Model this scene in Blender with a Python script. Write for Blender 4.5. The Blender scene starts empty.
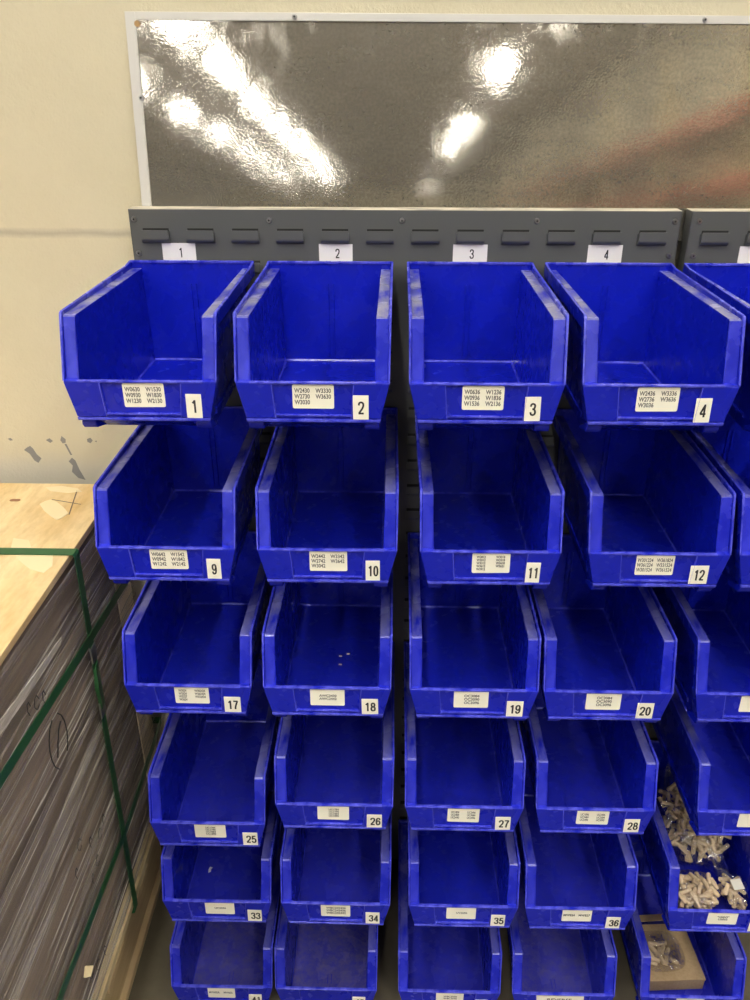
import bpy, bmesh, math, random
from mathutils import Vector, Matrix
random.seed(7)
SC = bpy.context.scene
COL = SC.collection

# ---------------------------------------------------------------- helpers
def link(o):
    COL.objects.link(o); return o

def obj(name, bm, mats, parent=None, smooth=False):
    me = bpy.data.meshes.new(name)
    bmesh.ops.recalc_face_normals(bm, faces=bm.faces)
    bm.to_mesh(me); bm.free()
    for m in (mats if isinstance(mats, (list, tuple)) else [mats]):
        me.materials.append(m)
    if smooth:
        for p in me.polygons: p.use_smooth = True
    o = link(bpy.data.objects.new(name, me))
    if parent: o.parent = parent
    return o

def thing(name, label, cat, loc=(0, 0, 0), rot=(0, 0, 0), group=None):
    o = link(bpy.data.objects.new(name, None))
    o.empty_display_size = .05
    o.location = loc; o.rotation_euler = rot
    tag(o, label, cat, group); return o

def tag(o, label, cat, group=None):
    o['label'] = label; o['category'] = cat
    if group: o['group'] = group
    return o

def struct(o):
    o['kind'] = 'structure'; return o

def bevel(bm, faces, off, seg=2):
    if off <= 0: return
    es = set()
    for f in faces: es.update(f.edges)
    bmesh.ops.bevel(bm, geom=list(es), offset=off, segments=seg, affect='EDGES',
                    profile=.5, clamp_overlap=True, material=-1)

def hull(bm, front, back, mat=0, off=0.0, seg=2):
    """closed prism from two matching outlines of 3-D points"""
    a = [bm.verts.new(p) for p in front]; b = [bm.verts.new(p) for p in back]
    fs = [bm.faces.new(a), bm.faces.new(b[::-1])]
    n = len(a)
    for i in range(n):
        fs.append(bm.faces.new((a[i], b[i], b[(i + 1) % n], a[(i + 1) % n])))
    for f in fs: f.material_index = mat
    bmesh.ops.recalc_face_normals(bm, faces=fs)
    bevel(bm, fs, off, seg)

def prism_x(bm, poly, x0, x1, mat=0, off=0.0):
    """poly in (y,z); x0/x1 numbers or functions of z"""
    f0 = x0 if callable(x0) else (lambda z: x0)
    f1 = x1 if callable(x1) else (lambda z: x1)
    hull(bm, [(f0(z), y, z) for y, z in poly], [(f1(z), y, z) for y, z in poly], mat, off)

def prism_y(bm, poly, y0, y1, mat=0, off=0.0):
    hull(bm, [(x, y0, z) for x, z in poly], [(x, y1, z) for x, z in poly], mat, off)

def prism_z(bm, poly, z0, z1, mat=0, off=0.0):
    hull(bm, [(x, y, z0) for x, y in poly], [(x, y, z1) for x, y in poly], mat, off)

def box(bm, x0, x1, y0, y1, z0, z1, mat=0, off=0.0):
    prism_z(bm, [(x0, y0), (x1, y0), (x1, y1), (x0, y1)], z0, z1, mat, off)

def rrect(w, h, r, n=4, cx=0, cy=0):
    pts = []
    for (sx, sy, a0) in ((1, 1, 0), (-1, 1, 90), (-1, -1, 180), (1, -1, 270)):
        for k in range(n + 1):
            a = math.radians(a0 + 90 * k / n)
            pts.append((cx + sx * (w / 2 - r) + r * math.cos(a), cy + sy * (h / 2 - r) + r * math.sin(a)))
    return pts

def cyl(bm, p0, p1, r, n=12, mat=0, r1=None):
    p0 = Vector(p0); p1 = Vector(p1); d = (p1 - p0).normalized()
    u = d.orthogonal().normalized(); v = d.cross(u)
    r1 = r if r1 is None else r1
    A = [p0 + (u * math.cos(2 * math.pi * k / n) + v * math.sin(2 * math.pi * k / n)) * r for k in range(n)]
    B = [p1 + (u * math.cos(2 * math.pi * k / n) + v * math.sin(2 * math.pi * k / n)) * r1 for k in range(n)]
    hull(bm, A, B, mat)

TEXT_CACHE = {}
def text_mesh(body, size, xs=1.0, bold=0.0, spacing=1.0, line=1.0, align='CENTER'):
    key = (body, size, xs, bold, spacing, line, align)
    if key in TEXT_CACHE: return TEXT_CACHE[key]
    c = bpy.data.curves.new('txt', 'FONT')
    c.body = body; c.size = size; c.align_x = align; c.align_y = 'CENTER'
    c.offset = bold; c.space_character = spacing; c.space_line = line
    c.resolution_u = 3
    o = link(bpy.data.objects.new('txt', c))
    bpy.context.view_layer.update()
    me = bpy.data.meshes.new_from_object(o.evaluated_get(bpy.context.evaluated_depsgraph_get()))
    bpy.data.objects.remove(o); bpy.data.curves.remove(c)
    # stand the lettering up in the XZ plane, facing -Y
    me.transform(Matrix.Diagonal((xs, 1, 1, 1)))
    me.transform(Matrix.Rotation(math.pi / 2, 4, 'X'))
    TEXT_CACHE[key] = me
    return me

def text_obj(name, body, size, mat, parent, loc, **kw):
    me = text_mesh(body, size, **kw)
    if not me.materials: me.materials.append(mat)
    o = link(bpy.data.objects.new(name, me)); o.parent = parent; o.location = loc
    return o

def _smooth(p, n=7):
    out = []
    for i in range(len(p) - 1):
        a = p[max(i - 1, 0)]; b = p[i]; c = p[i + 1]; d = p[min(i + 2, len(p) - 1)]
        for k in range(n):
            t = k / n
            out.append(tuple(.5 * (2 * b[j] + (c[j] - a[j]) * t + (2 * a[j] - 5 * b[j] + 4 * c[j] - d[j]) * t * t + (3 * b[j] - a[j] - 3 * c[j] + d[j]) * t ** 3) for j in (0, 1)))
    return out + [p[-1]]
def _ell(cx, cy, rx, ry, n=26):
    return [(cx + rx * math.copysign(abs(math.cos(2 * math.pi * k / n)) ** .85, math.cos(2 * math.pi * k / n)),
             cy + ry * math.copysign(abs(math.sin(2 * math.pi * k / n)) ** .85, math.sin(2 * math.pi * k / n))) for k in range(n + 1)]
_six = _smooth([(.88, .72), (.76, .90), (.5, .935), (.22, .82), (.12, .5), (.15, .23), (.3, .08), (.52, .065), (.78, .13), (.88, .31), (.78, .51), (.52, .58), (.28, .51), (.15, .34)])
DIG = {
    '0': [_ell(.5, .5, .37, .435)],
    '1': [[(.60, 0), (.60, 1)], [(.60, .93), (.22, .76)]],
    '2': [_smooth([(.10, .70), (.18, .87), (.5, .935), (.82, .86), (.87, .68), (.70, .46), (.30, .20), (.12, .07)]), [(.04, .065), (.94, .065)]],
    '3': [_smooth([(.10, .72), (.2, .88), (.5, .935), (.79, .86), (.81, .68), (.66, .55), (.40, .52)]), _smooth([(.40, .52), (.70, .49), (.88, .30), (.79, .13), (.5, .065), (.2, .12), (.09, .29)])],
    '4': [[(.70, 0), (.70, 1)], [(.70, .95), (.08, .28)], [(.02, .25), (.98, .25)]],
    '5': [[(.88, .935), (.22, .935)], [(.24, .99), (.15, .46)], _smooth([(.15, .50), (.34, .59), (.60, .60), (.86, .46), (.87, .24), (.70, .09), (.45, .065), (.20, .12), (.09, .27)])],
    '6': [_six],
    '7': [[(.04, .935), (.95, .935)], _smooth([(.90, .95), (.62, .60), (.45, .30), (.38, 0)])],
    '8': [_ell(.5, .735, .31, .205), _ell(.5, .28, .38, .22)],
    '9': [[(1 - x, 1 - y) for x, y in _six]],
}
def number_obj(txt, h, w, st, m, parent, loc, gap=.0016):
    """bold condensed figures, standing in XZ and facing -Y"""
    key = ('num', txt, h, w, st)
    if key not in TEXT_CACHE:
        bm = bmesh.new()
        adv = w + gap; x0 = -(adv * len(txt) - gap) / 2
        for c in txt:
            for si, line in enumerate(DIG[c]):
                P = [Vector((x0 + x * w, 0, (y - .5) * h)) for x, y in line]
                cl = (P[0] - P[-1]).length < 1e-6
                L = []
                for i, p in enumerate(P):
                    a = P[i - 1] if i else (P[-2] if cl else p); b = P[i + 1] if i + 1 < len(P) else (P[1] if cl else p)
                    d = (b - a).normalized(); nrm = Vector((-d.z, 0, d.x)) * st / 2
                    yy = -.00004 * si
                    L.append((bm.verts.new(p + nrm + Vector((0, yy, 0))), bm.verts.new(p - nrm + Vector((0, yy, 0)))))
                for (a, b), (c2, d2) in zip(L, L[1:]): bm.faces.new((a, b, d2, c2))
            x0 += adv
        g = bmesh.ops.extrude_face_region(bm, geom=bm.faces[:])
        bmesh.ops.translate(bm, vec=(0, .0001, 0), verts=[v for v in g['geom'] if isinstance(v, bmesh.types.BMVert)])
        bmesh.ops.recalc_face_normals(bm, faces=bm.faces)
        me = bpy.data.meshes.new('figures'); bm.to_mesh(me); bm.free(); me.materials.append(m)
        TEXT_CACHE[key] = me
    o = link(bpy.data.objects.new('printed_number', TEXT_CACHE[key])); o.parent = parent; o.location = loc
    return o

# ---------------------------------------------------------------- materials
def mat(name):
    m = bpy.data.materials.new(name); m.use_nodes = True
    nt = m.node_tree
    return m, nt, nt.nodes['Principled BSDF']

def N(nt, kind, **kw):
    n = nt.nodes.new(kind)
    for k, v in kw.items():
        if k.startswith('i_'): n.inputs[k[2:]].default_value = v
        else: setattr(n, k, v)
    return n

def plain(name, rgb, rough=.5, metal=0.0, spec=.5):
    m, nt, b = mat(name)
    b.inputs['Base Color'].default_value = (*rgb, 1)
    b.inputs['Roughness'].default_value = rough
    b.inputs['Metallic'].default_value = metal
    b.inputs['Specular IOR Level'].default_value = spec
    # faint surface variation so that nothing is perfectly uniform
    tc = N(nt, 'ShaderNodeTexCoord'); no = N(nt, 'ShaderNodeTexNoise'); no.inputs['Scale'].default_value = 60
    nt.links.new(tc.outputs['Object'], no.inputs['Vector'])
    mr = N(nt, 'ShaderNodeMapRange'); mr.inputs['To Min'].default_value = max(0, rough - .06); mr.inputs['To Max'].default_value = rough + .06
    nt.links.new(no.outputs['Fac'], mr.inputs['Value']); nt.links.new(mr.outputs[0], b.inputs['Roughness'])
    return m

def noise(nt, scale, detail=4, rough=.5, stretch=None, coord='Object'):
    tc = N(nt, 'ShaderNodeTexCoord'); no = N(nt, 'ShaderNodeTexNoise')
    no.inputs['Scale'].default_value = scale; no.inputs['Detail'].default_value = detail; no.inputs['Roughness'].default_value = rough
    if stretch:
        mp = N(nt, 'ShaderNodeMapping'); mp.inputs['Scale'].default_value = stretch
        nt.links.new(tc.outputs[coord], mp.inputs['Vector']); nt.links.new(mp.outputs[0], no.inputs['Vector'])
    else:
        nt.links.new(tc.outputs[coord], no.inputs['Vector'])
    return no

def ramp(nt, src, stops):
    r = N(nt, 'ShaderNodeValToRGB')
    els = r.color_ramp.elements
    while len(els) < len(stops): els.new(.5)
    for e, (p, c) in zip(els, stops):
        e.position = p; e.color = (*c, 1) if len(c) == 3 else c
    nt.links.new(src, r.inputs['Fac']); return r

def mixc(nt, fac, a, b):
    m = N(nt, 'ShaderNodeMix', data_type='RGBA')
    for s, i in ((fac, 0), (a, 6), (b, 7)):
        if isinstance(s, (int, float)): m.inputs[i].default_value = s
        elif isinstance(s, tuple): m.inputs[i].default_value = (*s, 1)
        else: nt.links.new(s, m.inputs[i])
    return m.outputs[2]

def bump(nt, b, src, strength, dist=.002):
    bp = N(nt, 'ShaderNodeBump'); bp.inputs['Strength'].default_value = strength; bp.inputs['Distance'].default_value = dist
    nt.links.new(src, bp.inputs['Height']); nt.links.new(bp.outputs[0], b.inputs['Normal']); return bp

def make_beige():
    m, nt, b = mat('beige_steel_edge')  # streaky beige colour for the top edge of the panels
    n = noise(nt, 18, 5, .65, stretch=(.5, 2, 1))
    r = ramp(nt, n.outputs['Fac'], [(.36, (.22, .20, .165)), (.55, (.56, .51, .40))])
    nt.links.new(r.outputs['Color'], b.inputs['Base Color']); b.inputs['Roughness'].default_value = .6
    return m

BLUE = (.0040, .0108, .44)
def blue_plastic(name, scuff_sheen=0.0, dust=False, worn_sheen=(.05, .06, .68), ledge=False):
    m, nt, b = mat(name)
    b.inputs['IOR'].default_value = 1.48
    col = BLUE
    n1 = noise(nt, 25, 3)
    mr = N(nt, 'ShaderNodeMapRange'); mr.inputs['To Min'].default_value = .20; mr.inputs['To Max'].default_value = .34
    nt.links.new(n1.outputs['Fac'], mr.inputs['Value']); nt.links.new(mr.outputs[0], b.inputs['Roughness'])
    out = None
    if scuff_sheen:
        n2 = noise(nt, 38, 5, .65, stretch=(1, .35, .6))
        r2 = ramp(nt, n2.outputs['Fac'], [(.36, (0, 0, 0)), (.62, (scuff_sheen,) * 3)])
        fac = r2.outputs['Color']
        if ledge:
            at = N(nt, 'ShaderNodeAttribute', attribute_type='OBJECT', attribute_name='wear')
            mm = N(nt, 'ShaderNodeMath', operation='MULTIPLY'); nt.links.new(fac, mm.inputs[0]); nt.links.new(at.outputs['Fac'], mm.inputs[1]); fac = mm.outputs[0]
        out = mixc(nt, fac, BLUE, worn_sheen)
    elif dust:
        at = N(nt, 'ShaderNodeAttribute', attribute_type='OBJECT', attribute_name='dust')
        n2 = noise(nt, 55, 8, .78)
        r2 = ramp(nt, n2.outputs['Fac'], [(.34, (.1, .1, .1)), (.75, (1, 1, 1))])
        mm = N(nt, 'ShaderNodeMath', operation='MULTIPLY')
        nt.links.new(r2.outputs['Color'], mm.inputs[0]); nt.links.new(at.outputs['Fac'], mm.inputs[1])
        out = mixc(nt, mm.outputs[0], BLUE, (.22, .19, .16))
    if out is not None: nt.links.new(out, b.inputs['Base Color'])
    else: b.inputs['Base Color'].default_value = (*BLUE, 1)
    n3 = noise(nt, 9, 2)
    bump(nt, b, n3.outputs['Fac'], .12, .002)
    return m

M_BLUE = blue_plastic('blue_plastic')
M_LEDGE = blue_plastic('blue_plastic_worn', scuff_sheen=.95, worn_sheen=(.27, .27, .40), ledge=True)
M_POST = blue_plastic('blue_plastic_rubbed_lit', scuff_sheen=.55)  # front posts: rubbing plus the light they catch, put into the colour
M_EDGE_GLINT = blue_plastic('blue_plastic_edge_glint', scuff_sheen=.9, worn_sheen=(.10, .11, .72))  # lamp highlights along the bin edges painted in pale blue, with some wear
M_DUST = blue_plastic('blue_plastic_floor', dust=True)
M_LABEL = plain('cream_sticker', (.92, .89, .77), .45)
M_CARD = plain('white_card', (.82, .80, .80), .5)
M_INK = plain('black_ink', (.012, .012, .014), .6)
M_INKL = plain('printed_ink', (.09, .088, .085), .6)
M_STEEL = plain('grey_painted_steel', (.088, .092, .092), .40)
M_BEIGE = make_beige()
M_SCREW = plain('screw_steel', (.42, .42, .42), .32, 1.0)
M_SOCKET = plain('dark_recess', (.01, .01, .01), .8)
M_ALU = plain('aluminium_trim', (.60, .59, .56), .45, .25)
M_BRASS = plain('brass_rivet', (.42, .26, .12), .45, .6)

def make_wall():
    m, nt, b = mat('cream_wall_paint')
    b.inputs['Roughness'].default_value = .55
    n = noise(nt, 3.0, 5, .6)
    base = ramp(nt, n.outputs['Fac'], [(.3, (.575, .525, .375)), (.7, (.635, .585, .43))])
    # darker line along the panel joint, and greyer paint at the bottom of the wall
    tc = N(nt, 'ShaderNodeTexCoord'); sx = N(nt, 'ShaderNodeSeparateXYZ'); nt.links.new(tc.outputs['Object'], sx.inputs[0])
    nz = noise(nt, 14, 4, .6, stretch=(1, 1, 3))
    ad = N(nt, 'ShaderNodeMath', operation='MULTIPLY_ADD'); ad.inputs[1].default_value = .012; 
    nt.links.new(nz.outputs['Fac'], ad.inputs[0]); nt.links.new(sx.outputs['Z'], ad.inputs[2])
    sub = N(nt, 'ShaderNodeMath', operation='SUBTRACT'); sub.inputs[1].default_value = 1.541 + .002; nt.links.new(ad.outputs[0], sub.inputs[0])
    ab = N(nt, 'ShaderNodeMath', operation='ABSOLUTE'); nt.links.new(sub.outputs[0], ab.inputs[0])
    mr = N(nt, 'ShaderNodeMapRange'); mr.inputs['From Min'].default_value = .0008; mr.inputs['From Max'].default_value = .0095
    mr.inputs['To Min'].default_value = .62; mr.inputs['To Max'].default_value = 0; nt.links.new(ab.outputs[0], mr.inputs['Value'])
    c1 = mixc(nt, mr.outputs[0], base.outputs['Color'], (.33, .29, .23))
    n4 = noise(nt, 5, 4, .6)
    ad2 = N(nt, 'ShaderNodeMath', operation='MULTIPLY_ADD'); ad2.inputs[1].default_value = .07
    nt.links.new(n4.outputs['Fac'], ad2.inputs[0]); nt.links.new(sx.outputs['Z'], ad2.inputs[2])
    mr2 = N(nt, 'ShaderNodeMapRange'); mr2.inputs['From Min'].default_value = 1.115; mr2.inputs['From Max'].default_value = 1.15
    mr2.inputs['To Min'].default_value = .75; mr2.inputs['To Max'].default_value = 0; nt.links.new(ad2.outputs[0], mr2.inputs['Value'])
    c2 = mixc(nt, mr2.outputs[0], c1, (.56, .53, .44))
    nt.links.new(c2, b.inputs['Base Color'])
    nb = noise(nt, 45, 5, .65); nb2 = noise(nt, 260, 3, .5)
    am = N(nt, 'ShaderNodeMath', operation='MULTIPLY_ADD'); am.inputs[1].default_value = .35
    nt.links.new(nb2.outputs['Fac'], am.inputs[0]); nt.links.new(nb.outputs['Fac'], am.inputs[2])
    bump(nt, b, am.outputs[0], .55, .004)
    return m
M_WALL = make_wall()

def make_floor():
    m, nt, b = mat('stained_concrete')
    n = noise(nt, 5, 7, .65)
    r = ramp(nt, n.outputs['Fac'], [(.3, (.075, .064, .042)), (.7, (.145, .125, .086))])
    nt.links.new(r.outputs['Color'], b.inputs['Base Color']); b.inputs['Roughness'].default_value = .5
    bump(nt, b, n.outputs['Fac'], .15, .004)
    return m
M_FLOOR = make_floor()

def make_sheet():
    m, nt, b = mat('galvanised_sheet')
    b.inputs['Metallic'].default_value = 1
    n = noise(nt, 4, 4, .6)
    r = ramp(nt, n.outputs['Fac'], [(.3, (.62, .60, .54)), (.7, (.76, .73, .66))])
    nt.links.new(r.outputs['Color'], b.inputs['Base Color'])
    # smudges near the top make it matter
    tc = N(nt, 'ShaderNodeTexCoord'); sx = N(nt, 'ShaderNodeSeparateXYZ'); nt.links.new(tc.outputs['Object'], sx.inputs[0])
    ns = noise(nt, 22, 5, .7, stretch=(1, 1, .7))
    mr = N(nt, 'ShaderNodeMapRange'); mr.inputs['From Min'].default_value = .24; mr.inputs['From Max'].default_value = .34
    nt.links.new(sx.outputs['Z'], mr.inputs['Value'])
    rs = ramp(nt, ns.outputs['Fac'], [(.48, (0, 0, 0)), (.62, (1, 1, 1))])
    mu = N(nt, 'ShaderNodeMath', operation='MULTIPLY'); nt.links.new(mr.outputs[0], mu.inputs[0]); nt.links.new(rs.outputs['Color'], mu.inputs[1])
    mr3 = N(nt, 'ShaderNodeMapRange'); mr3.inputs['To Min'].default_value = .055; mr3.inputs['To Max'].default_value = .24
    nt.links.new(mu.outputs[0], mr3.inputs['Value']); nt.links.new(mr3.outputs[0], b.inputs['Roughness'])
    nb = noise(nt, 300, 2, .5); nb2 = noise(nt, 14, 2, .5)
    am = N(nt, 'ShaderNodeMath', operation='MULTIPLY_ADD'); am.inputs[1].default_value = .16
    nt.links.new(nb.outputs['Fac'], am.inputs[0]); nt.links.new(nb2.outputs['Fac'], am.inputs[2])
    bp = bump(nt, b, am.outputs[0], .06, .004)
    # faint embossed grain and a few wiped streaks in the zinc itself
    ng = noise(nt, 210, 2, .5); rg = ramp(nt, ng.outputs['Fac'], [(.38, (.86, .86, .86)), (.62, (1.08, 1.08, 1.08))])
    nw = noise(nt, 6, 6, .7, stretch=(1, 1, 2.5)); rw = ramp(nt, nw.outputs['Fac'], [(.40, (.80, .80, .80)), (.66, (1.1, 1.1, 1.1))])
    m1 = N(nt, 'ShaderNodeMix', data_type='RGBA', blend_type='MULTIPLY'); m1.inputs[0].default_value = 1
    nt.links.new(r.outputs['Color'], m1.inputs[6]); nt.links.new(rg.outputs['Color'], m1.inputs[7])
    m2 = N(nt, 'ShaderNodeMix', data_type='RGBA', blend_type='MULTIPLY'); m2.inputs[0].default_value = 1
    nt.links.new(m1.outputs[2], m2.inputs[6]); nt.links.new(rw.outputs['Color'], m2.inputs[7])
    nt.links.new(m2.outputs[2], b.inputs['Base Color'])
    # zinc bloom: a broad hazy lobe over the mirror-like one
    g = N(nt, 'ShaderNodeBsdfGlossy'); g.inputs['Roughness'].default_value = .5; g.inputs['Color'].default_value = (.62, .57, .47, 1)
    nt.links.new(bp.outputs[0], g.inputs['Normal'])
    mx = N(nt, 'ShaderNodeMixShader'); mx.inputs[0].default_value = .24
    nt.links.new(b.outputs[0], mx.inputs[1]); nt.links.new(g.outputs[0], mx.inputs[2])
    nt.links.new(mx.outputs[0], nt.nodes['Material Output'].inputs['Surface'])
    return m
M_SHEET = make_sheet()

def make_wood(name, a, c, scale=7, stretch=(1, .12, 1), rough=.6):
    m, nt, b = mat(name)
    n = noise(nt, scale, 6, .65, stretch=stretch)
    n2 = noise(nt, scale * 9, 4, .6, stretch=stretch)
    r = ramp(nt, n.outputs['Fac'], [(.3, a), (.68, c)])
    r2 = ramp(nt, n2.outputs['Fac'], [(.35, (.78, .74, .68)), (.6, (1, 1, 1))])
    mx = N(nt, 'ShaderNodeMix', data_type='RGBA', blend_type='MULTIPLY'); mx.inputs[0].default_value = .6
    nt.links.new(r.outputs['Color'], mx.inputs[6]); nt.links.new(r2.outputs['Color'], mx.inputs[7])
    nt.links.new(mx.outputs[2], b.inputs['Base Color']); b.inputs['Roughness'].default_value = rough
    bump(nt, b, n2.outputs['Fac'], .15, .001)
    return m
M_PLY = make_wood('plywood_face', (.62, .40, .15), (.86, .69, .40), 9, (1, .30, 1))
M_PALE = make_wood('pale_plywood_edge', (.52, .42, .24), (.74, .62, .40), 60, (1, .05, 4))
M_PATCH = plain('plywood_patch', (.80, .67, .41), .55)
M_KNOT = plain('knot_brown', (.30, .14, .06), .6)
M_PENCIL = plain('pencil', (.12, .09, .06), .6)
M_PALLET = make_wood('pallet_pine', (.42, .31, .17), (.56, .43, .25), 8, (1, .12, 1))
M_DOWEL = make_wood('beech_dowel', (.62, .47, .30), (.80, .65, .46), 60, (1, 1, .15))
M_CARD_BOX = make_wood('kraft_cardboard', (.36, .25, .135), (.43, .31, .175), 20, (1, 1, 1), .75)
M_TAN = plain('tan_edge_board', (.84, .70, .49), .7)
M_STRAP = plain('green_strap', (.022, .105, .035), .38)
M_SEAL = plain('crimp_seal', (.35, .36, .33), .4, .9)
CARTONS = [make_wood('carton_grey_%d' % k, tuple(v * s for v in (.155, .118, .092)), tuple(v * s for v in (.33, .255, .198)), 9, (1, .06, 2.5), .65)
           for k, s in enumerate((.72, .88, 1.0, 1.14))]

def make_film(name, clear, streaks, scale=26, stretch=(1, .035, 1), fine=0):
    m, nt, b = mat(name)
    out = nt.nodes['Material Output']
    b.inputs['Base Color'].default_value = (.82, .77, .70, 1); b.inputs['Roughness'].default_value = .22
    n = noise(nt, scale, 5, .65, stretch=stretch)
    r = ramp(nt, n.outputs['Fac'], [(.50, (clear,) * 3), (.74, (streaks,) * 3)])
    if fine:
        nf = noise(nt, scale * 4.2, 3, .6, stretch=(1, stretch[1] * .30, 1))
        rf = ramp(nt, nf.outputs['Fac'], [(.555, (0, 0, 0)), (.66, (fine,) * 3)])
        mxx = N(nt, 'ShaderNodeMix', data_type='RGBA', blend_type='LIGHTEN'); mxx.inputs[0].default_value = 1
        nt.links.new(r.outputs['Color'], mxx.inputs[6]); nt.links.new(rf.outputs['Color'], mxx.inputs[7]); fac = mxx.outputs[2]
    else: fac = r.outputs['Color']
    tr = N(nt, 'ShaderNodeBsdfTransparent'); mx = N(nt, 'ShaderNodeMixShader')
    nt.links.new(fac, mx.inputs[0]); nt.links.new(tr.outputs[0], mx.inputs[1]); nt.links.new(b.outputs[0], mx.inputs[2])
    nt.links.new(mx.outputs[0], out.inputs['Surface'])
    bump(nt, b, n.outputs['Fac'], .8, .012)
    return m
M_FILM = make_film('stretch_film', .05, .5, 46, (1, .025, 1), .9)
M_FOLD = make_film('white_film_fold', .45, .8, 60, (1, .1, 1))
def make_bag():
    m, nt, b = mat('clear_bag')
    n = noise(nt, 46, 4, .6)
    r = ramp(nt, n.outputs['Fac'], [(.46, (.025,) * 3), (.56, (.06,) * 3), (.63, (.42,) * 3), (.70, (.10,) * 3)])
    tr = N(nt, 'ShaderNodeBsdfTransparent'); tr.inputs['Color'].default_value = (.97, .97, .97, 1)
    g = N(nt, 'ShaderNodeBsdfGlossy'); g.inputs['Roughness'].default_value = .16; g.inputs['Color'].default_value = (.95, .95, .95, 1)
    bp = N(nt, 'ShaderNodeBump'); bp.inputs['Strength'].default_value = .9; bp.inputs['Distance'].default_value = .012
    nt.links.new(n.outputs['Fac'], bp.inputs['Height']); nt.links.new(bp.outputs[0], g.inputs['Normal'])
    mx = N(nt, 'ShaderNodeMixShader'); nt.links.new(r.outputs['Color'], mx.inputs[0]); nt.links.new(tr.outputs[0], mx.inputs[1]); nt.links.new(g.outputs[0], mx.inputs[2])
    nt.links.new(mx.outputs[0], nt.nodes['Material Output'].inputs['Surface'])
    return m
M_BAG = make_bag()

M_LAMP = bpy.data.materials.new('lamp_diffuser'); M_LAMP.use_nodes = True
_nt = M_LAMP.node_tree; _nt.nodes.clear()
_e = N(_nt, 'ShaderNodeEmission'); _e.inputs['Color'].default_value = (1, .95, .86, 1); _e.inputs['Strength'].default_value = 54
_o = N(_nt, 'ShaderNodeOutputMaterial'); _nt.links.new(_e.outputs[0], _o.inputs[0])
M_HOUS = plain('lamp_housing', (.6, .6, .6), .4)
M_ORANGE = plain('orange_rack_paint', (.62, .10, .03), .45)
M_UPRIGHT = plain('cream_post_paint', (.62, .52, .30), .5)

# ---------------------------------------------------------------- setting
bm = bmesh.new(); box(bm, -16, 16, -80, .275, -.12, 0)
struct(obj('floor', bm, M_FLOOR))
bm = bmesh.new(); box(bm, -16, 16, .075, .275, 0, 6.38)
wall = struct(obj('wall_back', bm, M_WALL))
M_CHIP = plain('bare_concrete', (.24, .235, .22), .8)
chips = [
    [(-.734, 1.126), (-.742, 1.122), (-.748, 1.117), (-.738, 1.109), (-.731, 1.094), (-.724, 1.089), (-.716, 1.099), (-.724, 1.108), (-.729, 1.120)],
    [(-.7, 1.139), (-.692, 1.133), (-.686, 1.137), (-.692, 1.143)],
    [(-.671, 1.139), (-.667, 1.148), (-.660, 1.141), (-.661, 1.134), (-.667, 1.132)],
    [(-.664, 1.131), (-.660, 1.131), (-.654, 1.112), (-.652, 1.107), (-.656, 1.107)],
    [(-.662, 1.093), (-.654, 1.101), (-.648, 1.095), (-.643, 1.075), (-.634, 1.052), (-.648, 1.056), (-.659, 1.070), (-.655, 1.084)],
    [(-.617, 1.142), (-.610, 1.145), (-.606, 1.139), (-.611, 1.133), (-.617, 1.136)],
    [(-.602, 1.138), (-.598, 1.139), (-.599, 1.135)],
    [(-.776, 1.141), (-.770, 1.143), (-.766, 1.138), (-.772, 1.137)],
]
for c in chips:
    bm = bmesh.new(); prism_y(bm, c, .0746, .0754)
    o = obj('paint_chip', bm, M_CHIP, wall)
    o['label'] = 'grey patch of bare concrete where the cream paint has flaked off'

# ---------------------------------------------------------------- mirror-like sheet on the wall
SHX0, SHX1 = -.4425, .88
SH_T = math.radians(4.8)
sheet = thing('metal_sheet', 'shiny galvanised metal sheet in a pale trim frame on the wall above the panels', 'metal sheet',
              (0, .0432, 1.5365), (-SH_T, .0065, 0))
# local z runs up the leaning sheet
LT = .337
bm = bmesh.new(); box(bm, SHX0 + .004, SHX1 - .004, 0, .0012, 0, LT - .004)
obj('sheet', bm, M_SHEET, sheet)
bm = bmesh.new()
box(bm, SHX0, SHX0 + .0165, -.003, .0025, 0, LT, 0, .0006)
obj('frame_trim', bm, M_ALU, sheet)
bm = bmesh.new()
prism_y(bm, [(SHX0 + .0165, LT - .0115), (SHX1, LT - .0115), (SHX1, LT), (SHX0 + .0165, LT)], -.003, .0025, 0, .0006)
obj('frame_trim', bm, M_ALU, sheet)
for x, z in ((-.174, LT - .006), (-.4275, .214), (.468, LT - .006)):
    bm = bmesh.new()
    cyl(bm, (x, -.003, z), (x, -.0055, z), .0042, 12, 0, .003)
    cyl(bm, (x, -.0052, z), (x, -.0062, z), .0016, 8, 1)
    obj('screw', bm, [M_SCREW, M_SOCKET], sheet)
bm = bmesh.new(); cyl(bm, (SHX0 + .0185, -.0002, LT - .017), (SHX0 + .0185, -.0035, LT - .017), .0045, 12)
o = obj('rivet', bm, M_BRASS, sheet); o['label'] = 'brass coloured rivet in the corner'

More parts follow.
